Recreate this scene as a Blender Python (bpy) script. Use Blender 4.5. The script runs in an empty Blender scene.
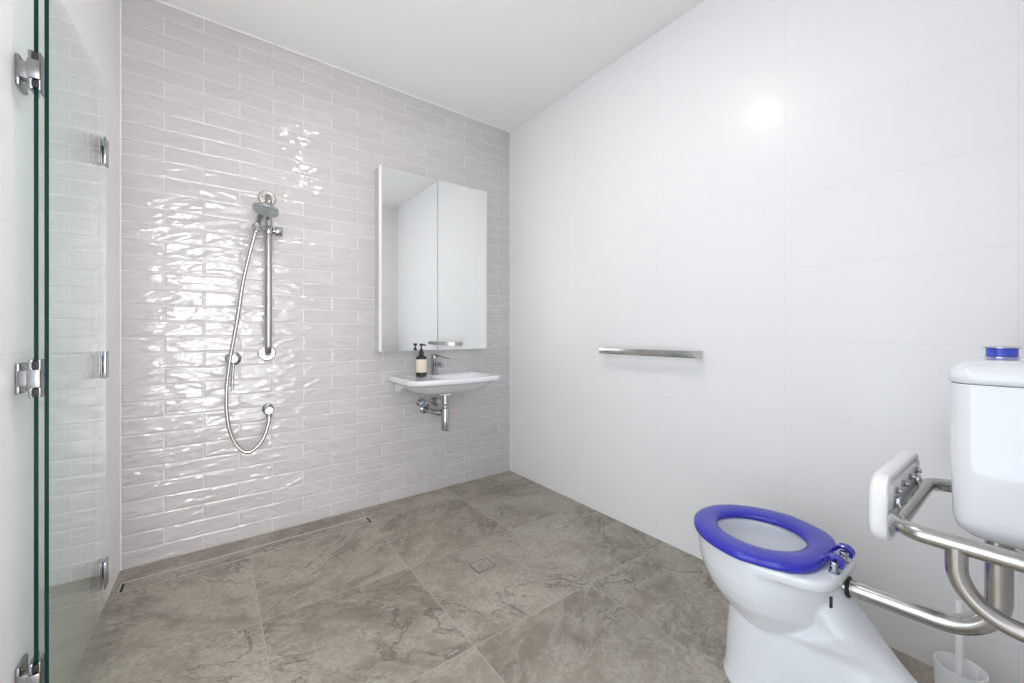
import bpy, bmesh, math, random
from mathutils import Vector, Matrix

C = bpy.context.scene.collection
PI = math.pi
random.seed(4)

# ------------------------------------------------------------------ materials
class N:
    """tiny node-graph writer"""
    def __init__(s, name):
        s.m = bpy.data.materials.new(name); s.m.use_nodes = True
        s.t = s.m.node_tree
        for n in list(s.t.nodes): s.t.nodes.remove(n)
        s.out = s.t.nodes.new('ShaderNodeOutputMaterial')
    def node(s, typ, ins=None, **props):
        n = s.t.nodes.new(typ)
        for k, v in props.items(): setattr(n, k, v)
        for k, v in (ins or {}).items(): s.put(n.inputs[k], v)
        return n
    def put(s, sock, v):
        if isinstance(v, bpy.types.NodeSocket): s.t.links.new(v, sock)
        else: sock.default_value = v
    def m_(s, op, a, b=None, c=None):
        n = s.t.nodes.new('ShaderNodeMath'); n.operation = op
        for i, v in enumerate((a, b, c)):
            if v is not None: s.put(n.inputs[i], v)
        return n.outputs[0]
    def pos(s):
        g = s.t.nodes.new('ShaderNodeTexCoord')
        x = s.t.nodes.new('ShaderNodeSeparateXYZ'); s.t.links.new(g.outputs['Object'], x.inputs[0])
        return x.outputs
    def vec(s, x, y, z):
        return s.node('ShaderNodeCombineXYZ', {0: x, 1: y, 2: z}).outputs[0]
    def noise(s, vec, scale, detail=2.0, rough=.5, dist=0.0):
        n = s.node('ShaderNodeTexNoise', {'Vector': vec, 'Scale': scale, 'Detail': detail, 'Roughness': rough, 'Distortion': dist})
        return n.outputs[0]
    def rng(s, v, a, b, c=0.0, d=1.0, smooth=True):
        n = s.node('ShaderNodeMapRange', {0: v, 1: a, 2: b, 3: c, 4: d})
        n.interpolation_type = 'SMOOTHSTEP' if smooth else 'LINEAR'
        return n.outputs[0]
    def mix(s, f, a, b):
        n = s.t.nodes.new('ShaderNodeMix'); n.data_type = 'RGBA'
        s.put(n.inputs[0], f)
        for i, v in ((6, a), (7, b)):
            s.put(n.inputs[i], v if isinstance(v, bpy.types.NodeSocket) else (*v, 1))
        return n.outputs[2]
    def rand(s, vec):
        return s.node('ShaderNodeTexWhiteNoise', {'Vector': vec}, noise_dimensions='3D')
    def bump(s, h, strength=1.0, dist=1.0):
        return s.node('ShaderNodeBump', {'Strength': strength, 'Distance': dist, 'Height': h}).outputs[0]
    def bsdf(s, col, rough=.5, metal=0.0, normal=None, **kw):
        b = s.t.nodes.new('ShaderNodeBsdfPrincipled')
        s.put(b.inputs['Base Color'], col if isinstance(col, bpy.types.NodeSocket) else (*col, 1))
        s.put(b.inputs['Roughness'], rough); s.put(b.inputs['Metallic'], metal)
        if normal is not None: s.put(b.inputs['Normal'], normal)
        for k, v in kw.items(): s.put(b.inputs[k.replace('_', ' ')], v)
        s.t.links.new(b.outputs[0], s.out.inputs[0])
        return s.m

def simple(name, col, rough=.5, metal=0.0, speck=.03, scale=40.0, bump=0.0, **kw):
    """plain material with a little procedural mottling"""
    n = N(name); p = n.node('ShaderNodeTexCoord').outputs['Object']
    f = n.noise(p, scale, 3.0)
    c = n.mix(f, [max(0, x*(1-speck)) for x in col], [min(1, x*(1+speck)) for x in col])
    nm = n.bump(f, 1.0, bump) if bump else None
    return n.bsdf(c, rough, metal, nm, **kw)

def brushed(name, col, rough, axis):
    n = N(name); P = n.pos()
    s = [30.0, 30.0, 30.0]; s[axis] = 2.0
    v = n.vec(n.m_('MULTIPLY', P[0], s[0]), n.m_('MULTIPLY', P[1], s[1]), n.m_('MULTIPLY', P[2], s[2]))
    f = n.noise(v, 3.0, 3.0)
    return n.bsdf(n.mix(f, [c*.94 for c in col], col), n.rng(f, 0, 1, rough*.8, rough*1.2), 1.0)

TW, TH, X0, ZT = .304, .0773, -.345, 2.705       # subway tile module and where it starts
def mat_subway():
    n = N('subway_tile'); P = n.pos()
    v = n.m_('DIVIDE', n.m_('SUBTRACT', ZT, P[2]), TH)
    row = n.m_('FLOOR', v); fv = n.m_('FRACT', v)
    u = n.m_('ADD', n.m_('DIVIDE', n.m_('SUBTRACT', P[0], X0), TW), n.m_('MULTIPLY', n.m_('MODULO', n.m_('ADD', row, 40.0), 2.0), .5))
    col_ = n.m_('FLOOR', u); fu = n.m_('FRACT', u)
    du = n.m_('MULTIPLY', n.m_('MINIMUM', fu, n.m_('SUBTRACT', 1.0, fu)), TW)
    dv = n.m_('MULTIPLY', n.m_('MINIMUM', fv, n.m_('SUBTRACT', 1.0, fv)), TH)
    d = n.m_('MINIMUM', du, dv)
    tile = n.rng(d, .0010, .0021)
    r = n.rand(n.vec(col_, row, 3.0))
    rs = n.node('ShaderNodeSeparateColor', {0: r.outputs['Color']}).outputs
    off = n.m_('MULTIPLY', rs[0], 37.0)
    # hand-made glaze: undulation running diagonally across each tile, different in each
    sk = n.m_('SUBTRACT', n.m_('MULTIPLY', rs[1], 1.0), .5)
    wx = n.m_('MULTIPLY', n.m_('ADD', P[0], n.m_('MULTIPLY', P[2], sk)), 10.0)
    wv = n.vec(n.m_('ADD', wx, off), off, n.m_('MULTIPLY', n.m_('ADD', P[2], n.m_('MULTIPLY', P[0], n.m_('MULTIPLY', n.m_('SUBTRACT', rs[2], .62), .55))), 27.0))
    w1 = n.noise(wv, 1.0, 1.0, .4, .35)
    w2 = n.noise(n.vec(n.m_('MULTIPLY', P[0], 20.0), off, n.m_('MULTIPLY', P[2], 46.0)), 1.0, 1.0, .4)
    edge = n.rng(d, .001, .009)
    h = n.m_('ADD', n.m_('MULTIPLY', w1, .0070), n.m_('ADD', n.m_('MULTIPLY', w2, .0016), n.m_('MULTIPLY', edge, .0014)))
    base = n.mix(rs[1], (.535, .515, .508), (.578, .560, .552))
    base = n.mix(n.rng(w1, .3, .7, 0, .5), base, (.515, .495, .489))
    col = n.mix(tile, (.70, .685, .68), base)
    rough = n.rng(tile, 0, 1, .6, .04)
    return n.bsdf(col, rough, 0, n.bump(h, 1.0, 1.0), Specular_IOR_Level=.6)

def mat_bigtile(name, axis, o, zo, w, hgt):
    """large white wall tile with hairline joints; axis = horizontal coordinate used"""
    n = N(name); P = n.pos()
    def line(p, o_, s):
        f = n.m_('FRACT', n.m_('DIVIDE', n.m_('SUBTRACT', p, o_), s))
        return n.m_('MULTIPLY', n.m_('MINIMUM', f, n.m_('SUBTRACT', 1.0, f)), s)
    d = n.m_('MINIMUM', line(P[axis], o, w), line(P[2], zo, hgt))
    t = n.rng(d, .0004, .0013)
    pp = n.vec(P[0], P[1], P[2])
    f = n.noise(pp, 3.0, 2.0)
    base = n.mix(f, (.835, .831, .832), (.85, .846, .847))
    col = n.mix(t, (.77, .767, .77), base)
    h = n.m_('ADD', n.m_('MULTIPLY', t, .0003), n.m_('MULTIPLY', n.noise(pp, 2.2, 1.0), .0008))
    return n.bsdf(col, .34, 0, n.bump(h, 1.0, 1.0), Specular_IOR_Level=.36, Coat_Weight=.22, Coat_Roughness=.11)

FX, FY, FS = .733, 2.380, .588                    # floor tile grid
def mat_floor(name='stone_floor_tile', grid=True):
    n = N(name); P = n.pos()
    u = n.m_('DIVIDE', n.m_('SUBTRACT', P[0], FX), FS); v = n.m_('DIVIDE', n.m_('SUBTRACT', P[1], FY), FS)
    iu, iv = n.m_('FLOOR', u), n.m_('FLOOR', v); fu, fv = n.m_('FRACT', u), n.m_('FRACT', v)
    d = n.m_('MULTIPLY', n.m_('MINIMUM', n.m_('MINIMUM', fu, n.m_('SUBTRACT', 1.0, fu)), n.m_('MINIMUM', fv, n.m_('SUBTRACT', 1.0, fv))), FS)
    tile = n.rng(d, .0011, .0022)
    r = n.node('ShaderNodeSeparateColor', {0: n.rand(n.vec(iu, iv, 7.0)).outputs['Color']}).outputs
    sx = n.m_('SUBTRACT', n.m_('MULTIPLY', n.m_('GREATER_THAN', r[1], .5), 2.0), 1.0)
    px = n.m_('ADD', n.m_('MULTIPLY', P[0], sx), n.m_('MULTIPLY', r[0], 19.0))
    py = n.m_('ADD', n.m_('MULTIPLY', P[1], 1.0), n.m_('MULTIPLY', r[2], 23.0))
    # rotate so that the clouding drifts diagonally
    qx = n.m_('ADD', n.m_('MULTIPLY', px, .8), n.m_('MULTIPLY', py, .6)); qy = n.m_('SUBTRACT', n.m_('MULTIPLY', py, .8), n.m_('MULTIPLY', px, .6))
    q = n.vec(n.m_('MULTIPLY', qx, 1.0), n.m_('MULTIPLY', qy, 1.6), r[0])
    big = n.noise(q, 1.7, 4.0, .6, .6)
    mid = n.noise(q, 7.0, 6.0, .68, .8)
    fine = n.noise(n.vec(px, py, 0.0), 55.0, 5.0, .7)
    c = n.mix(n.rng(big, .36, .64), (.205, .176, .140), (.420, .378, .318))
    c = n.mix(n.rng(mid, .40, .62, 0, .6), c, (.44, .40, .342))
    c = n.mix(n.rng(fine, .38, .64, 0, .52), c, (.20, .178, .152))
    warm = n.noise(q, 2.6, 2.0, .5, .4)
    c = n.mix(n.rng(warm, .45, .75, 0, .35), c, (.335, .285, .225))
    # veins: thin dark cracks where a warped noise crosses its middle, only in patches
    v1 = n.noise(q, 2.1, 7.0, .62, .7)
    crack = n.m_('SUBTRACT', 1.0, n.rng(n.m_('ABSOLUTE', n.m_('SUBTRACT', v1, .5)), .0, .016))
    patch = n.rng(n.noise(n.vec(qx, qy, 9.0), 2.0, 2.0), .44, .56)
    c = n.mix(n.m_('MULTIPLY', n.m_('MULTIPLY', crack, patch), .72), c, (.10, .086, .07))
    v2 = n.noise(q, 5.0, 8.0, .7, 1.2)
    cr2 = n.m_('SUBTRACT', 1.0, n.rng(n.m_('ABSOLUTE', n.m_('SUBTRACT', v2, .5)), .0, .03))
    pt2 = n.rng(n.noise(n.vec(qx, qy, 4.0), 2.6, 2.0), .50, .62)
    c = n.mix(n.m_('MULTIPLY', n.m_('MULTIPLY', cr2, pt2), .62), c, (.13, .112, .09))
    if grid: c = n.mix(tile, (.385, .35, .305), c)
    h = n.m_('ADD', n.m_('MULTIPLY', fine, .0006), n.m_('MULTIPLY', mid, .0012))
    return n.bsdf(c, n.rng(fine, .3, .7, .38, .52), 0, n.bump(h, .6, 1.0))

def mat_glass():
    n = N('clear_glass'); p = n.node('ShaderNodeTexCoord').outputs['Object']
    f = n.noise(p, 2.0)
    tr = n.node('ShaderNodeBsdfTransparent', {'Color': n.mix(f, (.952, .983, .972), (.957, .984, .975))})
    gl = n.node('ShaderNodeBsdfGlossy', {'Color': (1, 1, 1, 1), 'Roughness': 0.0})
    bf = n.node('ShaderNodeNewGeometry').outputs['Backfacing']
    fr = n.node('ShaderNodeFresnel', {'IOR': n.rng(bf, 0, 1, 1.5, 1/1.5, False)})
    mx = n.node('ShaderNodeMixShader', {0: fr.outputs[0], 1: tr.outputs[0], 2: gl.outputs[0]})
    n.t.links.new(mx.outputs[0], n.out.inputs[0])
    return n.m

M = {}
M['subway'] = mat_subway()
M['wall_r'] = mat_bigtile('white_wall_tile', 1, .652, 1.962, .6, .3)
M['wall_l'] = mat_bigtile('white_wall_tile_left', 1, 1.05, .455, .6, .2985)
M['wall_q'] = mat_bigtile('white_wall_tile_rear', 0, 1.9, 1.962, .6, .3)
M['floor'] = mat_floor()
M['insert'] = mat_floor('stone_insert', grid=False)
M['ceil'] = simple('ceiling_paint', (.89, .89, .88), .75, 0, .01, 120, .0002)
M['trim'] = simple('white_trim', (.83, .82, .81), .4)
M['ceramic'] = simple('white_ceramic', (.765, .78, .81), .07, 0, .006, 8, Specular_IOR_Level=.55, Coat_Weight=.3, Coat_Roughness=.03)
M['plastic'] = simple('white_plastic', (.88, .885, .89), .28, 0, .01, 30)
M['padpl'] = simple('white_pad', (.85, .85, .85), .4, 0, .01, 60, .0002)
M['blue'] = simple('blue_seat_plastic', (.030, .032, .43), .13, 0, .06, 12, Specular_IOR_Level=.6)
M['bluebtn'] = simple('blue_button_plastic', (.05, .085, .60), .2, 0, .05, 30)
M['hinge'] = simple('hinge_steel', (.33, .335, .345), .22, 1.0, .03, 25)
M['chrome'] = simple('chrome', (.48, .49, .51), .09, 1.0, .02, 25)
M['sat_x'] = brushed('brushed_steel_x', (.60, .585, .56), .22, 0)
M['sat_y'] = brushed('brushed_steel_y', (.50, .485, .465), .20, 1)
M['sat_z'] = brushed('brushed_steel_z', (.47, .45, .42), .22, 2)
M['mirror'] = simple('mirror_silver', (.90, .915, .905), .004, 1.0, .002, 3)
M['cab'] = simple('cabinet_white', (.80, .79, .78), .22)
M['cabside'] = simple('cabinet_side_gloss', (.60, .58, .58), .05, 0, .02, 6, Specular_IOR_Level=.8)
M['glass'] = mat_glass()
M['gedge'] = simple('glass_edge', (.003, .030, .024), .15, 0, .25, 9, Specular_IOR_Level=.15)
M['black'] = simple('black_plastic', (.012, .012, .013), .3)
M['rubber'] = simple('black_rubber', (.02, .02, .02), .5)
M['dark'] = simple('drain_gap_shade', (.01, .01, .01), .7)  # near-black colour painted as the shade inside the drain slots
M['amber'] = simple('dark_bottle', (.012, .014, .008), .08, Specular_IOR_Level=.6)
M['label'] = simple('cream_label', (.72, .66, .54), .6)
M['spray'] = simple('grey_spray_face', (.42, .46, .47), .3, 0, .1, 300, .0003)
M['grout'] = simple('pale_metal', (.60, .58, .55), .4, .6)
def mat_emit(name, col, st):
    n = N(name); e = n.node('ShaderNodeEmission', {'Color': (*col, 1), 'Strength': st})
    n.t.links.new(e.outputs[0], n.out.inputs[0]); return n.m
M['lamp'] = mat_emit('lamp_diffuser', (1, .95, .88), 6.0)

# ------------------------------------------------------------------ geometry helpers
def link(name, bm, mat, parent=None, smooth=True, angle=40):
    me = bpy.data.meshes.new(name)
    bmesh.ops.recalc_face_normals(bm, faces=bm.faces[:])
    if smooth:
        ca = math.radians(angle)
        for f in bm.faces: f.smooth = True
        for e in bm.edges:
            if len(e.link_faces) == 2 and e.calc_face_angle(0) > ca: e.smooth = False
    bm.to_mesh(me); bm.free()
    for m in (mat if isinstance(mat, (list, tuple)) else [mat]): me.materials.append(m)
    o = bpy.data.objects.new(name, me); C.objects.link(o)
    if parent is not None:
        o.parent = parent
        o.matrix_parent_inverse = Matrix.Translation(-Vector(parent.location))
    return o
def thing(name, label, cat, loc=(0, 0, 0), group=None):
    o = bpy.data.objects.new(name, None); C.objects.link(o); o.location = loc
    o.empty_display_size = .05
    o['label'] = label; o['category'] = cat
    if group: o['group'] = group
    return o
def tag(o, label, cat, group=None):
    o['label'] = label; o['category'] = cat
    if group: o['group'] = group
    return o
def struct(o): o['kind'] = 'structure'; return o

def box(bm, lo, hi, bevel=0.0, seg=2, rot=None, piv=None):
    lo, hi = Vector(lo), Vector(hi)
    r = bmesh.ops.create_cube(bm, size=1.0); vs = r['verts']
    for v in vs:
        v.co = Vector([lo[i] + (v.co[i]+.5)*(hi[i]-lo[i]) for i in range(3)])
    if rot is not None:
        p = Vector(piv if piv else (lo+hi)/2)
        for v in vs: v.co = rot @ (v.co - p) + p
    if bevel:
        es = list({e for v in vs for e in v.link_edges})
        bmesh.ops.bevel(bm, geom=es, offset=bevel, segments=seg, profile=.5, affect='EDGES')
    return bm
def B(): return bmesh.new()

def loft(bm, rings, close=True, cap0=True, cap1=True):
    """rings: equal-length lists of points"""
    R = [[bm.verts.new(p) for p in r] for r in rings]
    n = len(R[0])
    for a, b in zip(R, R[1:]):
        for i in range(n if close else n-1):
            j = (i+1) % n
            bm.faces.new((a[i], a[j], b[j], b[i]))
    if cap0: bm.faces.new(R[0][::-1])
    if cap1: bm.faces.new(R[-1])
    return R

def frame_of(d):
    d = d.normalized(); up = Vector((0, 0, 1)) if abs(d.z) < .95 else Vector((1, 0, 0))
    a = d.cross(up).normalized(); return a, d.cross(a).normalized()
def lathe(bm, prof, org, axis=(0, 0, 1), seg=32, cap0=True, cap1=True):
    """prof: (radius, height) pairs along axis"""
    ax = Vector(axis).normalized(); a, b = frame_of(ax); org = Vector(org)
    loft(bm, [[org + ax*h + (a*math.cos(2*PI*i/seg) + b*math.sin(2*PI*i/seg))*max(r, 1e-4) for i in range(seg)] for r, h in prof], True, cap0, cap1)
    return bm
def fillet(pts, rads, seg=8):
    """polyline with rounded corners"""
    P = [Vector(p) for p in pts]; out = [P[0]]
    for i in range(1, len(P)-1):
        r = rads if not isinstance(rads, (list, tuple)) else rads[i-1]
        a, b = (P[i-1]-P[i]), (P[i+1]-P[i]); la, lb = a.length, b.length; a.normalize(); b.normalize()
        ang = a.angle(b); t = min(r/math.tan(ang/2), la*.49 if i > 1 else la*.95, lb*.49 if i < len(P)-2 else lb*.95)
        rr = t*math.tan(ang/2); bis = (a+b).normalized(); cen = P[i] + bis*(rr/math.sin(ang/2))
        s, e = P[i]+a*t - cen, P[i]+b*t - cen
        th = s.angle(e)
        for k in range(seg+1):
            f = k/seg
            out.append(cen + (s*math.sin((1-f)*th) + e*math.sin(f*th))/math.sin(th))
    out.append(P[-1]); return out
def tube(bm, path, r, seg=20, caps=True):
    P = [Vector(p) for p in path]; n = len(P)
    rs = r if isinstance(r, (list, tuple)) else [r]*n
    T = [((P[min(i+1, n-1)]-P[max(i-1, 0)]).normalized()) for i in range(n)]
    a, _ = frame_of(T[0]); rings = []
    for i in range(n):
        a = (a - T[i]*a.dot(T[i])).normalized(); b = T[i].cross(a)
        rings.append([P[i] + (a*math.cos(2*PI*k/seg) + b*math.sin(2*PI*k/seg))*rs[i] for k in range(seg)])
    loft(bm, rings, True, caps, caps); return bm
def spline(pts, sub=8):
    P = [Vector(p) for p in pts]; P = [P[0]*2-P[1]] + P + [P[-1]*2-P[-2]]; out = []
    for i in range(1, len(P)-2):
        for k in range(sub):
            t = k/sub; a, b, c, d = P[i-1:i+3]
            out.append(.5*((2*b)+(c-a)*t+(2*a-5*b+4*c-d)*t*t+(3*b-a-3*c+d)*t**3))
    out.append(P[-2]); return out

# ------------------------------------------------------------------ the room
H = 2.705; XR = 1.9; YB = 2.57; YR = -.06
def xl(y): return -.348 - (YB-y)*.020            # left wall is very slightly out of square
def quadbox(name, pts, z0, z1, mat):
    bm = B(); loft(bm, [[(x, y, z0) for x, y in pts], [(x, y, z1) for x, y in pts]])
    return struct(link(name, bm, mat, smooth=False))
quadbox('wall_back', [(-.55, YB), (XR+.15, YB), (XR+.15, YB+.12), (-.55, YB+.12)], 0, H, M['subway'])
quadbox('wall_right', [(XR, YR-.12), (XR+.12, YR-.12), (XR+.12, YB), (XR, YB)], 0, H, M['wall_r'])
# left wall, with an open doorway beside the camera (out of the photograph's view)
LY0, LY1, LH = .08, 1.02, 2.12
bm = B()
def lpiece(y0, y1, z0, z1): loft(bm, [[(xl(y0), y0, z), (xl(y1), y1, z), (xl(y1)-.12, y1, z), (xl(y0)-.12, y0, z)] for z in (z0, z1)])
lpiece(YR-.12, LY0, 0, H); lpiece(LY0, LY1, LH, H); lpiece(LY1, YB, 0, H)
struct(link('wall_left', bm, M['wall_l'], smooth=False))
bm = B(); q0, q1 = xl(LY0)-.125, xl(LY1)+.006
box(bm, (q0, LY0, 0), (q1, LY0+.02, LH), .002); box(bm, (q0, LY1-.02, 0), (q1, LY1, LH), .002); box(bm, (q0, LY0, LH-.02), (q1, LY1, LH), .002)
struct(link('trim_5', bm, M['trim'], smooth=False))
# rear wall with the doorway the camera stands in
DL, DR, DH = -.345, .66, 2.12
bm = B()
box(bm, (DR, YR-.12, 0), (XR, YR, H)); box(bm, (xl(YR), YR-.12, 0), (DL, YR, H)); box(bm, (DL, YR-.12, DH), (DR, YR, H))
struct(link('wall_rear', bm, M['wall_q'], smooth=False))
bm = B()
for lo, hi in (((DL, YR-.13, 0), (DL+.02, YR+.006, DH)), ((DR-.02, YR-.13, 0), (DR, YR+.006, DH)), ((DL, YR-.13, DH-.02), (DR, YR+.006, DH))): box(bm, lo, hi, .002)
struct(link('trim_1', bm, M['trim'], smooth=False))
quadbox('floor', [(-1.3, YR-.9), (XR+.12, YR-.9), (XR+.12, YB+.1), (-1.3, YB+.1)], -.12, 0, M['floor'])
quadbox('ceiling', [(-.62, YR-.14), (XR+.14, YR-.14), (XR+.14, YB+.14), (-.62, YB+.14)], H, H+.12, M['ceil'])
def trim(name, lo, hi):
    bm = B(); box(bm, lo, hi, .001, 1); return struct(link(name, bm, M['trim'], smooth=False))
trim('trim_2', (xl(YB), YB-.006, 0), (xl(YB)+.0055, YB, H))
trim('trim_3', (XR-.007, YB-.006, 0), (XR, YB, H))
trim('trim_4', (xl(YB)+.008, YB-.006, H-.008), (XR-.007, YB, H))

# ------------------------------------------------------------------ downlight in the ceiling
LAMPS = ((.62, 1.225, 'round recessed ceiling downlight, lit, over the middle of the room'),)
for lx, ly, lab in LAMPS:
    t = thing('downlight', lab, 'light', (lx, ly, H))
    bm = B(); lathe(bm, [(.066, -.001), (.066, -.006), (.058, -.009), (.052, -.006), (.052, -.001)], (lx, ly, H), cap0=False, cap1=False); link('trim_ring', bm, M['trim'], t)
    bm = B(); lathe(bm, [(.052, -.002), (.052, -.004)], (lx, ly, H)); link('diffuser', bm, M['lamp'], t)

# ------------------------------------------------------------------ floor drains
t = thing('linear_drain', 'long tile-insert floor drain with pale metal edge along the tiled wall', 'drain', (.2, 2.385, 0))
bm = B(); box(bm, (-.322, 2.345, .0002), (.735, 2.428, .0010)); link('gap_shade', bm, M['dark'], t, False)  # flat black sheet stands for the shade in the open slot
bm = B()
box(bm, (-.326, 2.424, .0005), (.739, 2.432, .0028)); box(bm, (-.326, 2.342, .0005), (.739, 2.3445, .0022))
box(bm, (-.326, 2.342, .0005), (-.323, 2.43, .0022)); box(bm, (.736, 2.342, .0005), (.739, 2.43, .0022))
link('edge_frame', bm, M['grout'], t, False)
bm = B(); box(bm, (-.312, 2.348, .0006), (.725, 2.424, .0022)); link('tile_insert', bm, M['insert'], t, False)
t = thing('floor_waste', 'small square tile-insert floor waste in the middle of the floor', 'drain', (1.02, 1.605, 0))
bm = B(); box(bm, (.966, 1.556, .0002), (1.074, 1.654, .0012)); link('gap_shade', bm, M['dark'], t, False)  # black sheet again, painted shade around the square insert
bm = B(); a, b_ = (.966, 1.556), (1.074, 1.654); w = .003
box(bm, (a[0], a[1], .0004), (b_[0], a[1]+w, .002)); box(bm, (a[0], b_[1]-w, .0004), (b_[0], b_[1], .002))
box(bm, (a[0], a[1], .0004), (a[0]+w, b_[1], .002)); box(bm, (b_[0]-w, a[1], .0004), (b_[0], b_[1], .002)); link('edge_frame', bm, M['grout'], t, False)
bm = B(); box(bm, (.9735, 1.5635, .0006), (1.0665, 1.6465, .0022)); link('tile_insert', bm, M['insert'], t, False)

# ------------------------------------------------------------------ folding glass shower screen
t = thing('shower_screen', 'clear frameless glass bifold shower screen folded against the left wall', 'shower screen', (-.335, 1.68, 0))
def pane(name, near, far, z0, z1, th=.0075):
    n_, f_ = Vector((*near, 0)), Vector((*far, 0)); d = (f_-n_).normalized(); s = Vector((d.y, -d.x, 0))*th/2
    bm = B()
    R = loft(bm, [[(p.x, p.y, z) for p in (n_-s, n_+s, f_+s, f_-s)] for z in (z0, z1)])
    bmesh.ops.recalc_face_normals(bm, faces=bm.faces[:])
    for f in bm.faces:
        f.material_index = 1 if f.normal.dot(d) < -.9 else 0  # end-on dark look put into near edge colour; the other, like edges stay clear
    return link(name, bm, [M['glass'], M['gedge']], t, False)
N2, F2 = (-.3180, 1.421), (-.3005, 1.940)
N1, F1 = (-.3345, 1.421), (-.3205, 1.940)
pane('glass_panel', N1, F1, .02, 1.95); pane('glass_panel', N2, F2, .015, 1.95)
for z in (1.715, .993, .283):
    # wall-to-glass hinge at the near edge
    xw = xl(1.46); xg = N1[0]
    bm = B(); box(bm, (xw, 1.432, z-.036), (xw+.007, 1.49, z+.036), .002)
    box(bm, (xw+.005, 1.424, z-.020), (xg-.006, 1.452, z+.020), .003)
    h = link('wall_hinge', bm, M['hinge'], t)
    bm = B(); box(bm, (xg-.012, 1.415, z-.045), (xg-.0040, 1.468, z+.045), .002); box(bm, (xg+.0040, 1.415, z-.045), (xg+.0080, 1.468, z+.045), .0012)
    box(bm, (xg-.013, 1.409, z-.022), (xg+.0085, 1.4165, z+.022), .003)
    link('clamp', bm, M['hinge'], h)
    for z0, z1 in ((z+.024, z+.04), (z-.04, z-.024)):
        bm = B(); box(bm, (xg-.006, 1.413, z0), (xg+.006, 1.4195, z1), .001); link('gasket', bm, M['rubber'], h)
    # glass-to-glass hinge at the far edge
    bm = B()
    for (p, q) in ((F1, F2),):
        for x in (p[0], q[0]):
            for sgn in (-1, 1):
                c = x + sgn*.0066
                box(bm, (c-.0026, 1.895, z-.045), (c+.0026, 1.944, z+.045), .001)
        box(bm, (p[0]-.008, 1.9405, z-.03), (q[0]+.008, 1.951, z+.03), .003)
    link('panel_hinge', bm, M['hinge'], t)

# ------------------------------------------------------------------ shower fittings on the tiled wall
RX, RY = .235, 2.500
t = thing('shower_grab_rail', 'vertical brushed steel shower rail with round end flanges on the tiled wall', 'rail', (RX, YB, 1.4))
bm = B(); tube(bm, fillet([(RX, YB-.002, 1.84), (RX, RY, 1.84), (RX, RY, .99), (RX, YB-.002, .99)], .045), .0165); link('rail', bm, M['sat_z'], t)
for z in (1.84, .99):
    bm = B(); lathe(bm, [(.043, 0), (.043, .004), (.037, .010), (.018, .011)], (RX, YB, z), (0, -1, 0)); link('flange', bm, M['sat_x'], t)
bm = B(); lathe(bm, [(.022, -.019), (.0235, -.016), (.0235, .016), (.022, .019)], (RX, RY, 1.650))
tube(bm, [(RX-.01, RY-.008, 1.650), (.197, 2.452, 1.646), (.180, 2.434, 1.643)], [.014, .0135, .013], 16)
lathe(bm, [(.020, -.018), (.0215, 0), (.020, .018)], (.178, 2.432, 1.641), (-.12, .12, .98), 20)
s = link('slider', bm, M['chrome'], t)
bm = B(); lathe(bm, [(.012, 0), (.012, .012), (.024, .014), (.0255, .018), (.0255, .046), (.023, .049)], (RX+.016, RY, 1.649), (1, 0, 0), 24); link('knob', bm, M['chrome'], s)

t = thing('hand_shower', 'chrome hand shower with round head and looping silver hose in the rail holder', 'shower head', (.178, 2.43, 1.64))
hc = Vector((.212, 2.400, 1.722)); ha = Vector((-.16, -.13, -1)).normalized()
bm = B(); lathe(bm, [(.012, -.034), (.030, -.030), (.054, -.024), (.0605, -.017), (.0605, -.002), (.057, .001)], hc, ha, 40); hd = link('head', bm, M['chrome'], t)
bm = B(); lathe(bm, [(.056, .0), (.055, .003), (.02, .004)], hc, ha, 40); link('spray_face', bm, M['spray'], hd)
bm = B(); tube(bm, spline([hc-ha*.022, (.208, 2.435, 1.747), (.200, 2.464, 1.728), (.187, 2.452, 1.685), (.178, 2.434, 1.641), (.171, 2.434, 1.612)], 6), [.014]*6+[.015]*6+[.015]*6+[.0135]*6+[.012]*6+[.009], 16); link('handle', bm, M['chrome'], t)
hose = [(.171, 2.434, 1.615), (.150, 2.445, 1.52), (.120, 2.462, 1.36), (.097, 2.478, 1.175), (.064, 2.497, .945), (.051, 2.503, .77), (.062, 2.500, .615),
        (.100, 2.495, .512), (.150, 2.490, .480), (.205, 2.492, .530), (.234, 2.500, .612), (.238, 2.505, .655)]
bm = B(); tube(bm, spline(hose, 10), .0086, 14); link('hose', bm, M['sat_z'], t)

t = thing('shower_outlet', 'round chrome wall outlet elbow at the lower end of the hose', 'wall outlet', (.238, YB, .68))
bm = B(); lathe(bm, [(.028, 0), (.028, .006), (.022, .012), (.014, .014)], (.238, YB, .684), (0, -1, 0)); link('flange', bm, M['hinge'], t)
bm = B(); tube(bm, fillet([(.238, YB-.008, .684), (.238, 2.512, .684), (.238, 2.505, .648)], .02), .0135, 18); lathe(bm, [(.0185, -.02), (.0205, -.012), (.0205, .012), (.0185, .02)], (.238, 2.514, .684), (0, -1, 0), 20); link('elbow', bm, M['hinge'], t)

t = thing('shower_mixer', 'round chrome shower mixer with lever pointing down, behind the hose', 'tap', (.088, YB, .97))
bm = B(); lathe(bm, [(.036, 0), (.036, .005), (.032, .009), (.021, .010), (.021, .032), (.018, .036)], (.082, YB, .965), (0, -1, 0), 32); link('plate', bm, M['hinge'], t)
bm = B(); tube(bm, [(.082, YB-.026, .955), (.080, YB-.032, .90), (.076, YB-.036, .80)], [.007, .0065, .006], 14); link('lever', bm, M['hinge'], t)

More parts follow.
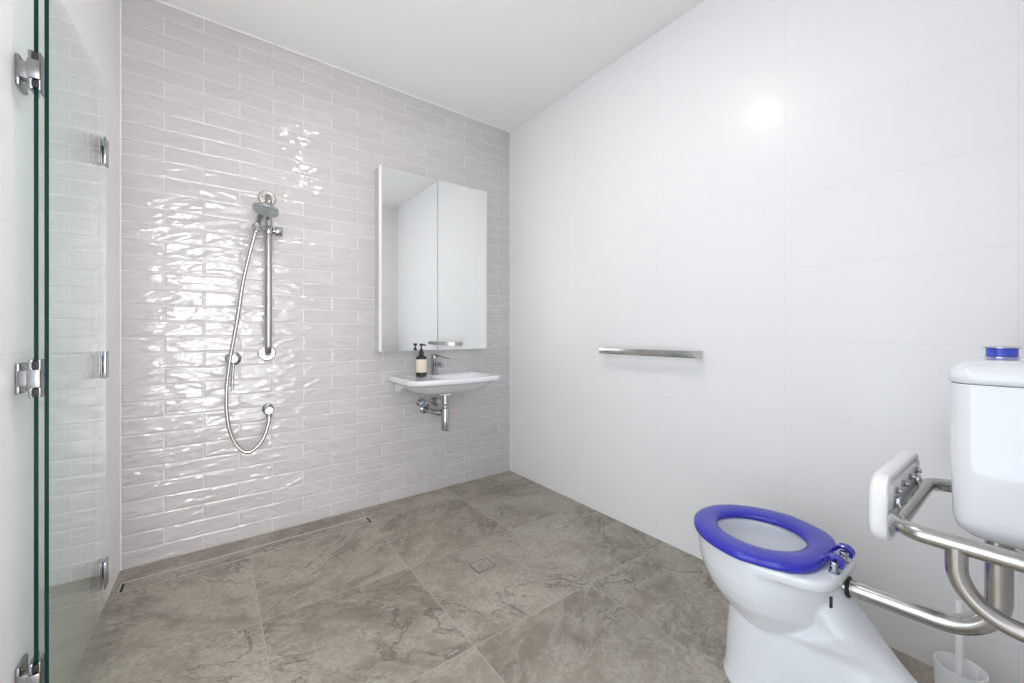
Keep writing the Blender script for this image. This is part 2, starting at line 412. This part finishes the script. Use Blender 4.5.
# ------------------------------------------------------------------ mirror cabinet
CX0, CX1, CY, CZ0, CZ1 = .820, 1.612, 2.478, .984, 2.142
t = thing('mirror_cabinet', 'white two-door mirrored cabinet hung on the tiled wall over the basin', 'mirror cabinet', ((CX0+CX1)/2, YB, CZ0))
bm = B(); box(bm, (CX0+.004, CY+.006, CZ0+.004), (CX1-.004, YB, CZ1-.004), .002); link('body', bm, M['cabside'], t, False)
bm = B(); fw = .015
box(bm, (CX0, CY-.006, CZ0), (CX0+fw, CY+.02, CZ1), .002); box(bm, (CX1-fw, CY-.006, CZ0), (CX1, CY+.02, CZ1), .002)
box(bm, (CX0+fw, CY+.002, CZ0), (CX1-fw, CY+.02, CZ0+.006)); box(bm, (CX0+fw, CY+.002, CZ1-.006), (CX1-fw, CY+.02, CZ1)); link('frame', bm, M['cab'], t, False)
cm = (CX0+CX1)/2
for x0, x1 in ((CX0+fw+.001, cm-.0015), (cm+.0015, CX1-fw-.001)):
    bm = B(); box(bm, (x0, CY-.004, CZ0+.002), (x1, CY+.006, CZ1-.002), .0012, 1); link('door', bm, M['mirror'], t, False)

# ------------------------------------------------------------------ basin
def rrect(x0, x1, y0, y1, r, z, seg=7, bow=0.0, rb=.004):
    """outline, front corners (low y) rounded by r, back corners by rb"""
    pts = []
    for cx, cy, a0, rr in ((x1-rb, y1-rb, 0, rb), (x0+rb, y1-rb, PI/2, rb), (x0+r, y0+r, PI, r), (x1-r, y0+r, 1.5*PI, r)):
        for k in range(seg+1):
            a = a0 + PI/2*k/seg; pts.append([cx+rr*math.cos(a), cy+rr*math.sin(a), z])
    # extra points along the front edge for a gentle bow
    xm, hw = (x0+x1)/2, (x1-x0)/2
    for p in pts:
        f = max(0.0, (y1-p[1])/(y1-y0)); p[1] -= bow*f*(1-((p[0]-xm)/hw)**2)
    i = 3*(seg+1)
    fr = []
    for k in range(1, 8):
        x = x0+r + (x1-x0-2*r)*k/8; fr.append([x, y0 - bow*(1-((x-xm)/hw)**2), z])
    return pts[:i] + fr + pts[i:]
t = thing('washbasin', 'white ceramic wall-hung washbasin with wide flat rim under the mirror cabinet', 'basin', (1.24, YB, .7))
BX0, BX1, BY0, BZ = .912, 1.562, 2.180, .818
bm = B(); rings = []
yb = YB-.001
rings.append(rrect(1.10, 1.38, 2.34, yb, .08, .705))
rings.append(rrect(1.05, 1.43, 2.30, yb, .10, .712))
rings.append(rrect(.985, 1.495, 2.255, yb, .11, .735, bow=.01))
rings.append(rrect(.95, 1.53, 2.225, yb, .10, .765, bow=.012))
rings.append(rrect(.932, 1.548, 2.200, yb, .085, .785, bow=.015))
rings.append(rrect(BX0+.003, BX1-.003, BY0+.004, yb, .075, .787, bow=.018))
rings.append(rrect(BX0, BX1, BY0, yb, .075, .793, bow=.018))
rings.append(rrect(BX0, BX1, BY0, yb, .075, BZ-.004, bow=.018))
rings.append(rrect(BX0+.004, BX1-.004, BY0+.004, yb-.003, .072, BZ, bow=.018))
rings.append(rrect(BX0+.02, BX1-.02, BY0+.02, yb-.02, .06, BZ-.0005, bow=.018))
rings.append(rrect(1.135, 1.500, 2.212, 2.435, .09, BZ-.003, bow=.018, rb=.05))
rings.append(rrect(1.143, 1.492, 2.222, 2.428, .085, BZ-.012, bow=.018, rb=.05))
rings.append(rrect(1.155, 1.455, 2.245, 2.415, .08, BZ-.055, bow=.014, rb=.05))
rings.append(rrect(1.17, 1.39, 2.275, 2.40, .055, BZ-.080, bow=.01, rb=.05))
rings.append(rrect(1.20, 1.28, 2.32, 2.37, .02, BZ-.086, bow=.0, rb=.02))
loft(bm, rings); bas = link('bowl', bm, M['ceramic'], t, angle=50)
bm = B(); lathe(bm, [(.022, -.0855), (.022, -.083), (.018, -.082)], (1.24, 2.345, BZ), seg=24); link('plug_ring', bm, M['chrome'], t)
bm = B(); lathe(bm, [(.036, -.125), (.040, -.120), (.040, -.110)], (1.222, 2.375, BZ), seg=28); link('waste_flange', bm, M['plastic'], t)

for x0 in (.952, 1.503):
    bm = B(); loft(bm, [[(x, YB-.001, .712), (x, YB-.001, .789), (x, 2.37, .789), (x, 2.50, .712)] for x in (x0, x0+.026)])
    bmesh.ops.bevel(bm, geom=bm.edges[:], offset=.004, segments=2, affect='EDGES'); link('side_bracket', bm, M['ceramic'], t)
t = thing('basin_mixer', 'chrome basin tap with long lever standing on the washbasin', 'tap', (1.205, 2.500, BZ))
mx, my = 1.205, 2.500
bm = B(); lathe(bm, [(.025, 0), (.025, .004), (.021, .006), (.021, .105), (.0225, .107), (.0225, .128), (.020, .133)], (mx, my, BZ), seg=28); link('body', bm, M['chrome'], t)
bm = B(); tube(bm, spline([(mx, my-.012, BZ+.066), (mx, my-.06, BZ+.073), (mx+.002, my-.112, BZ+.067), (mx+.002, my-.120, BZ+.060)], 5), [.0135]*15+[.0125], 18); link('spout', bm, M['chrome'], t)
bm = B(); tube(bm, [(mx, my, BZ+.128), (mx+.004, my-.05, BZ+.128), (mx+.012, my-.19, BZ+.118)], [.010, .0065, .005], 14); link('lever', bm, M['chrome'], t)

t = thing('soap_bottle', 'dark pump soap bottle with cream label beside the basin tap', 'bottle', (1.076, 2.425, BZ))
o = (1.076, 2.425, BZ)
bm = B(); lathe(bm, [(.030, 0), (.034, .003), (.0345, .010), (.0345, .118), (.033, .126), (.026, .133), (.015, .137), (.014, .146)], o, seg=36); link('bottle_body', bm, M['amber'], t)
bm = B(); lathe(bm, [(.0345, .029), (.0352, .030), (.0352, .112), (.0345, .113)], o, seg=36, cap0=False, cap1=False); link('label_band', bm, M['label'], t)
bm = B(); lathe(bm, [(.0165, .140), (.0170, .143), (.0170, .158), (.012, .162), (.0105, .180), (.005, .182), (.005, .198), (.0125, .200), (.0135, .206), (.011, .213)], o, seg=24)
tube(bm, [(o[0], o[1], BZ+.2065), (o[0]+.010, o[1]-.028, BZ+.206), (o[0]+.013, o[1]-.038, BZ+.200)], [.006, .005, .004], 10); link('pump', bm, M['black'], t)

t = thing('basin_trap', 'chrome bottle trap and pipe under the washbasin', 'trap', (1.215, 2.375, .46))
tx, ty = 1.222, 2.375
bm = B(); lathe(bm, [(.018, .600), (.018, .694)], (tx, ty, 0), seg=24); lathe(bm, [(.022, .625), (.0235, .628), (.0235, .650), (.022, .653)], (tx, ty, 0), seg=24); link('tailpipe', bm, M['chrome'], t)
bm = B(); lathe(bm, [(.020, .458), (.026, .463), (.027, .468), (.027, .596), (.022, .606), (.018, .607)], (tx, ty, 0), seg=32); link('trap_body', bm, M['chrome'], t)
bm = B(); tube(bm, fillet([(tx, ty, .572), (1.165, 2.44, .577), (1.165, YB-.002, .579)], .05), .0175, 20); lathe(bm, [(.022, 0), (.023, .02)], (1.197, 2.398, .574), (-.74, .67, .06), 20); link('outlet_arm', bm, M['chrome'], t)
bm = B(); lathe(bm, [(.034, 0), (.034, .005), (.022, .014)], (1.165, YB, .579), (0, -1, 0)); link('flange', bm, M['chrome'], t)
for i, (vx, vz, lab) in enumerate(((1.130, .624, 'small round chrome stop valve left of the trap, with thin pipe up to the basin'), (1.232, .624, 'small round chrome stop valve on the wall just behind the trap pipe'))):
    v = thing('stop_valve', lab, 'valve', (vx, YB, vz), 'stop valves under the basin')
    bm = B(); lathe(bm, [(.026, 0), (.026, .004), (.016, .012), (.014, .03), (.016, .034)], (vx, YB, vz), (0, -1, 0), 28); link('flange', bm, M['chrome'], v)
    bm = B(); lathe(bm, [(.014, .030), (.026, .034), (.029, .042), (.029, .052), (.024, .062), (.012, .066)], (vx, YB, vz), (0, -1, 0), 28); link('handwheel', bm, M['chrome'], v)
    zt = .768 if i == 0 else .728
    bm = B(); tube(bm, [(vx+.004, YB-.028, vz+.008), (vx+.006, YB-.030, vz+.06), (vx+.008, YB-.034, zt)], .0052, 12); link('supply_pipe', bm, M['chrome'], v)

# ------------------------------------------------------------------ towel rail
t = thing('towel_rail', 'flat brushed steel towel rail on the white right wall', 'towel rail', (XR, 1.31, .995))
zr0, zr1 = .979, 1.013
bm = B(); box(bm, (XR-.070, 1.000, zr0), (XR-.058, 1.592, zr1), .0015); link('bar', bm, M['sat_y'], t)
for y0, y1 in ((1.000, 1.026), (1.566, 1.592)):
    bm = B(); box(bm, (XR-.0585, y0, zr0), (XR-.0005, y1, zr1), .0015); link('bracket', bm, M['sat_x'], t)

# ------------------------------------------------------------------ toilet
TX = 1.398
def egg(yf, yb, hw, z, n=56, hb=None, sq=2.0, ym=None, cx=TX):
    """closed outline: elliptical front (high y), squarer back, half width hw, hb at the back"""
    hb = hw if hb is None else hb; ym = yb + (yf-yb)*.5 if ym is None else ym
    pts = []
    for i in range(n):
        a = 2*PI*i/n; c, s_ = math.cos(a), math.sin(a)
        if s_ >= 0: x, y = hw*c, ym + (yf-ym)*s_
        else:
            e = 2.0/sq; k = abs(s_)**e
            x, y = math.copysign(abs(c)**e, c)*(hw + (hb-hw)*k), ym - (ym-yb)*k
        pts.append((cx+x, y, z))
    return pts
t = thing('toilet', 'white ceramic toilet pan with blue ring seat on the stone floor', 'toilet', (TX, .35, 0))
bm = B()
# bowl, rim and platform (hollow)
rings = [egg(.600, .36, .085, .215, hb=.06, ym=.50), egg(.640, .35, .112, .235, hb=.075, ym=.50), egg(.676, .345, .135, .265, hb=.085, ym=.50), egg(.702, .342, .157, .30, hb=.092, sq=2.4, ym=.50),
         egg(.719, .342, .170, .335, hb=.10, sq=2.6, ym=.50), egg(.730, .342, .178, .37, hb=.105, sq=3, ym=.50), egg(.734, .341, .183, .408, hb=.108, sq=3.4, ym=.50), egg(.734, .340, .183, .417, hb=.115, sq=4, ym=.5),
         egg(.735, .330, .184, .423, hb=.146, sq=5, ym=.5), egg(.735, .328, .185, .444, hb=.148, sq=5, ym=.5), egg(.731, .332, .181, .450, hb=.145, sq=5, ym=.5),
         egg(.687, .430, .130, .450, sq=2.2, ym=.53), egg(.680, .435, .125, .442, sq=2.2, ym=.53), egg(.680, .433, .127, .405, sq=2.2, ym=.53), egg(.655, .445, .108, .33, sq=2.1, ym=.53), egg(.615, .47, .075, .285, ym=.53), egg(.57, .49, .04, .275, ym=.53)]
loft(bm, rings)
# pedestal and the sloping foot behind it
ped = [(0.0, .655, -.045, .128, .105), (.012, .655, -.045, .128, .105), (.03, .650, -.03, .122, .100), (.07, .647, .015, .116, .096), (.12, .645, .075, .113, .092), (.17, .642, .135, .110, .088), (.205, .638, .172, .107, .085),
       (.235, .61, .206, .104, .082), (.262, .50, .236, .098, .080), (.30, .44, .272, .09, .078), (.335, .43, .302, .088, .076), (.37, .43, .325, .084, .074), (.41, .43, .337, .08, .074)]
loft(bm, [egg(yf, yb2, hw, z, hb=hb, sq=2.3, ym=max(yb2+.06, min(yf-.12, .50))) for z, yf, yb2, hw, hb in ped])
pan = link('pan', bm, M['ceramic'], t, angle=180)
rm = pan.modifiers.new('union', 'REMESH'); rm.mode = 'VOXEL'; rm.voxel_size = .0045; rm.use_smooth_shade = True
sm = pan.modifiers.new('soften', 'SMOOTH'); sm.factor = .5; sm.iterations = 9
bm = B(); lathe(bm, [(.005, 0), (.005, .004), (.001, .005)], (TX, .55, .2745), seg=12)
bm.free()
bm = B(); loft(bm, [egg(.63, .462, .088, .303, ym=.53), egg(.63, .462, .088, .3035, ym=.53)]); link('water', bm, simple('water', (.62, .64, .64), .02, 0, .02, 5, Specular_IOR_Level=.5), t)
# seat: swept ring
sb = B(); n = 64
def ring2(k, z): # k 0 = outer outline, 1 = hole outline
    o_ = egg(.744, .372, .197, z, n, hb=.152, sq=3.6, ym=.525); i_ = egg(.675, .430, .113, z, n, hb=.110, sq=2.1, ym=.545)
    return [tuple(a*(1-k)+b*k for a, b in zip(p, q)) for p, q in zip(o_, i_)]
prof = [(0.02, .4515), (-.01, .454), (-.02, .459), (-.01, .467), (.05, .473), (.22, .4765), (.5, .477), (.78, .4755), (.93, .4715), (1.0, .466), (1.01, .459), (.98, .454), (.92, .4515)]
R = [[sb.verts.new(p) for p in ring2(k, z)] for k, z in prof]
for a, b in zip(R, R[1:]+R[:1]):
    for i in range(n): sb.faces.new((a[i], a[(i+1) % n], b[(i+1) % n], b[i]))
seat = link('seat', sb, M['blue'], t, angle=60)
for sx in (-.032, .056):
    x = TX+sx
    bm = B()
    arc = fillet([(x, .400, .468), (x, .374, .470), (x, .362, .484), (x, .345, .486), (x, .331, .476), (x, .336, .463)], .012, 5)
    R2 = []
    for i, p in enumerate(arc):
        tdir = (arc[min(i+1, len(arc)-1)]-arc[max(i-1, 0)]).normalized(); nrm = Vector((1, 0, 0)).cross(tdir).normalized()
        R2.append([p+Vector((dx, 0, 0))+nrm*dn for dx, dn in ((-.0125, -.005), (.0125, -.005), (.0125, .005), (-.0125, .005))])
    loft(bm, R2); bmesh.ops.bevel(bm, geom=bm.edges[:], offset=.0015, segments=1, affect='EDGES')
    link('hinge_arm', bm, M['blue'], seat)
    bm = B(); lathe(bm, [(.0125, .4495), (.0125, .4525), (.0095, .454), (.0095, .477), (.008, .480)], (x-.016 if sx < 0 else x-.020, .348, 0), seg=20); link('hinge_post', bm, M['chrome'], t)
bm = B(); tube(bm, [(TX-.058, .348, .471), (TX+.078, .348, .471)], .0048, 14); link('hinge_rod', bm, M['chrome'], t)
bm = B(); box(bm, (TX-.112, .336, .384), (TX-.104, .342, .412), .001); link('side_bolt', bm, M['rubber'], t)

# flush pipe from the cistern down into the back of the pan
t = thing('flush_pipe', 'thick brushed steel flush pipe bending from cistern into the back of the pan', 'pipe', (TX, .066, .5))
bm = B(); tube(bm, fillet([(TX, .352, .402), (TX, .066, .415), (TX, .066, .705)], .10, 14), .0215, 28); link('pipe', bm, M['sat_y'], t)
bm = B(); lathe(bm, [(.0265, 0), (.0275, .002), (.0275, .006), (.0245, .008)], (TX, .331, .4028), (0, -1, .045), 28); link('rubber_seal', bm, M['rubber'], t)

# cistern on the rear wall
t = thing('cistern', 'white ceramic cistern with lid and blue push button, mounted above the toilet', 'cistern', (TX, YR, .69))
def slab(x0, x1, y0, y1, r, z, seg=8):
    return rrect(x0, x1, -y1, -y0, r, z, seg) if False else [(x, YR+.002+(p-YR-.002), z) for x, p in _sl(x0, x1, y0, y1, r, seg)]
def _sl(x0, x1, y0, y1, r, seg):
    out = []
    for cx, cy, a0 in ((x1-r, y1-r, 0), (x0+r, y1-r, PI/2)):
        for k in range(seg+1):
            a = a0+PI/2*k/seg; out.append((cx+r*math.cos(a), cy+r*math.sin(a)))
    out += [(x0, y0), (x1, y0)]; return out
QX0, QX1, QY0, QY1 = 1.198, 1.598, YR+.001, .121
bm = B()
loft(bm, [slab(QX0+.035, QX1-.035, QY0, QY1-.035, .03, .690), slab(QX0+.018, QX1-.018, QY0, QY1-.018, .035, .693), slab(QX0+.006, QX1-.006, QY0, QY1-.006, .04, .705), slab(QX0+.001, QX1-.001, QY0, QY1-.001, .04, .725),
          slab(QX0-.002, QX1+.002, QY0, QY1+.002, .04, .85), slab(QX0-.003, QX1+.003, QY0, QY1+.003, .04, .998)])
link('tank', bm, M['ceramic'], t, angle=50)
bm = B()
loft(bm, [slab(QX0, QX1, QY0, QY1, .04, .999), slab(QX0-.002, QX1+.002, QY0, QY1+.002, .04, 1.0005), slab(QX0-.004, QX1+.004, QY0, QY1+.004, .04, 1.003), slab(QX0-.004, QX1+.004, QY0, QY1+.004, .04, 1.016), slab(QX0-.001, QX1+.001, QY0, QY1+.001, .04, 1.028), slab(QX0+.014, QX1-.014, QY0, QY1-.014, .035, 1.039), slab(QX0+.035, QX1-.035, QY0, QY1-.035, .03, 1.0445), slab(QX0+.05, QX1-.05, QY0, QY1-.05, .03, 1.046)])
link('lid', bm, M['ceramic'], t, angle=50)
bc = (TX, .062, 1.0455)
bm = B(); lathe(bm, [(.0275, 0), (.0275, .002), (.0255, .003)], bc, seg=32); link('button_collar', bm, M['chrome'], t)
bm = B(); lathe(bm, [(.0235, .001), (.0235, .021), (.0225, .023)], bc, seg=36); link('button', bm, M['bluebtn'], t)
bm = B(); lathe(bm, [(.0235, .0205), (.0285, .0215), (.0285, .0230), (.0225, .0245), (.019, .0235)], bc, seg=32); link('button_rim', bm, M['chrome'], t)

# backrest frame with its pad
t = thing('back_support_frame', 'bent brushed steel tube backrest with white pad around the cistern', 'backrest', (TX, YR, .69))
NX, FXX, AY, AZ = 1.155, 1.582, .197, .690
bm = B(); tube(bm, fillet([(NX, YR+.001, AZ), (NX, AY, AZ), (FXX, AY, AZ), (FXX, YR+.001, AZ)], .050, 10), .0165, 22); fr = link('tube_frame', bm, M['sat_y'], t)
for x in (NX, FXX):
    bm = B(); tube(bm, fillet([(x, .107, AZ-.004), (x, .107, .566), (x, YR+.001, .566)], .085, 12), .0160, 22); link('lower_brace', bm, M['sat_y'], fr)
    for z in (AZ, .566):
        bm = B(); lathe(bm, [(.04, 0), (.04, .004), (.03, .008), (.017, .009)], (x, YR, z), (0, 1, 0), 28); link('flange', bm, M['sat_x'], fr)
bm = B()
def padring(y, ins):
    out = []; x0, x1, z0, z1, r = 1.212+ins, 1.585-ins, .620+ins, .772-ins, .042-ins*.5
    for cx, cz, a0 in ((x1-r, z1-r, 0), (x0+r, z1-r, PI/2), (x0+r, z0+r, PI), (x1-r, z0+r, 1.5*PI)):
        for k in range(9):
            a = a0+PI/2*k/8; out.append((cx+r*math.cos(a), y, cz+r*math.sin(a)))
    return out
loft(bm, [padring(.226, .022), padring(.226, .012), padring(.216, .011), padring(.2155, .004), padring(.219, 0), padring(.240, .0), padring(.2475, .004), padring(.250, .012)]); pd = link('pad', bm, M['padpl'], t, angle=50)
bm = B(); box(bm, (1.26, .216, .688), (1.548, .226, .748), .002); link('mount_plate', bm, M['padpl'], pd)
for x in (1.285, 1.36, 1.44, 1.52):
    bm = B(); lathe(bm, [(.009, 0), (.009, .006), (.0055, .007), (.0055, .014)], (x, .217, .73), (0, -1, 0), 6); link('bolt', bm, M['chrome'], pd)
for x in (1.29, 1.52):
    bm = B(); box(bm, (x-.018, .205, .682), (x+.018, .219, .716), .002); link('saddle', bm, M['chrome'], pd)

# toilet brush
bx, by = 1.725, .152
bm = B(); lathe(bm, [(.046, .0005), (.050, .004), (.0535, .134), (.053, .140), (.0505, .140), (.049, .134), (.046, .012)], (bx, by, 0), seg=40)
tag(link('toilet_brush_holder', bm, M['plastic'], angle=45), 'white round toilet brush holder on the floor beside the toilet', 'brush holder')
t = thing('toilet_brush', 'white toilet brush handle standing up out of its holder', 'toilet brush', (bx, by, .02))
bm = B(); tube(bm, [(bx-.012, by, .02), (bx-.012, by, .10), (bx-.012, by, .325), (bx-.012, by, .332)], [.006, .009, .0085, .006], 16); link('handle', bm, M['plastic'], t)
bm = B(); lathe(bm, [(.010, .015), (.030, .02), (.034, .04), (.034, .09), (.024, .105), (.01, .11)], (bx-.005, by, 0), seg=24); link('bristles', bm, M['plastic'], t)

# ------------------------------------------------------------------ light
w = bpy.data.worlds.new('World'); bpy.context.scene.world = w; w.use_nodes = True
wt = w.node_tree; bg = wt.nodes['Background']
def wn(typ, **kw):
    n_ = wt.nodes.new(typ)
    for k, v in kw.items(): setattr(n_, k, v)
    return n_
gd = wn('ShaderNodeTexCoord'); sp = wn('ShaderNodeSeparateXYZ'); wt.links.new(gd.outputs['Generated'], sp.inputs[0])
def wmap(src, a, b, c, d):
    m_ = wn('ShaderNodeMapRange', interpolation_type='SMOOTHSTEP')
    for i, v in enumerate((a, b, c, d)): m_.inputs[i+1].default_value = v
    wt.links.new(src, m_.inputs[0]); return m_.outputs[0]
def wm(op, a, b):
    m_ = wn('ShaderNodeMath', operation=op)
    for i, v in enumerate((a, b)):
        if isinstance(v, (int, float)): m_.inputs[i].default_value = v
        else: wt.links.new(v, m_.inputs[i])
    return m_.outputs[0]
# daylight outside the doorway: overcast sky, ground set brighter to lift the ceiling, bright window patch for tile highlights
hor = wmap(sp.outputs[2], -.30, .12, 6.6, 4.6)
core = wm('MULTIPLY', wmap(wm('ABSOLUTE', wm('ADD', sp.outputs[0], .03), 0), .045, .06, 1.0, 0.0), wmap(wm('ABSOLUTE', wm('SUBTRACT', sp.outputs[2], .05), 0), .11, .13, 1.0, 0.0))
st = wm('ADD', hor, wm('MULTIPLY', core, 14.0))
st = wm('MULTIPLY', st, wmap(sp.outputs[0], -.75, -.2, .58, 1.0)); wt.links.new(st, bg.inputs[1]); cm_ = wn('ShaderNodeMix', data_type='RGBA'); wt.links.new(wmap(sp.outputs[0], -.75, -.2, 1.0, 0.0), cm_.inputs[0])
cm_.inputs[6].default_value = (.965, .962, .985, 1); cm_.inputs[7].default_value = (.80, .89, 1.0, 1); wt.links.new(cm_.outputs[2], bg.inputs[0])
def area(name, loc, rot, sx, sy, power, col, shape='RECTANGLE', portal=False, spread=None):
    l = bpy.data.lights.new(name, 'AREA'); l.shape = shape; l.size = sx; l.size_y = sy; l.energy = power; l.color = col
    if spread: l.spread = spread
    if portal: l.cycles.is_portal = True
    o = bpy.data.objects.new(name, l); C.objects.link(o); o.location = loc; o.rotation_euler = rot; return o
area('door_portal', ((DL+DR)/2, YR-.125, DH/2), (PI/2, 0, PI), DR-DL, DH, 1, (1, 1, 1), portal=True)
area('door_portal', (xl(.5)-.125, (LY0+LY1)/2, LH/2), (PI/2, 0, -PI/2), LY1-LY0, LH, 1, (1, 1, 1), portal=True)
area('downlight_lamp', (LAMPS[0][0], LAMPS[0][1], H-.012), (0, 0, 0), .1, .1, 9, (1, .96, .91), 'DISK')

# ------------------------------------------------------------------ camera
cam = bpy.data.cameras.new('Camera'); co = bpy.data.objects.new('Camera', cam); C.objects.link(co)
cam.sensor_width = 36; cam.lens = 36*400/1024; cam.shift_y = -8.5/1024; cam.clip_start = .01
co.location = (0, 0, 1.10); co.rotation_euler = (PI/2, 0, -math.radians(36.7))
sc = bpy.context.scene; sc.camera = co
sc.view_settings.view_transform = 'Standard'; sc.view_settings.look = 'None'; sc.view_settings.gamma = 1
sc.view_settings.use_curve_mapping = False; sc.view_settings.exposure = 0.05
try:
    sc.cycles.max_bounces = 14; sc.cycles.diffuse_bounces = 8; sc.cycles.glossy_bounces = 8; sc.cycles.transparent_max_bounces = 24
    sc.cycles.use_denoising = True; sc.cycles.sample_clamp_indirect = 8.0
except Exception: pass
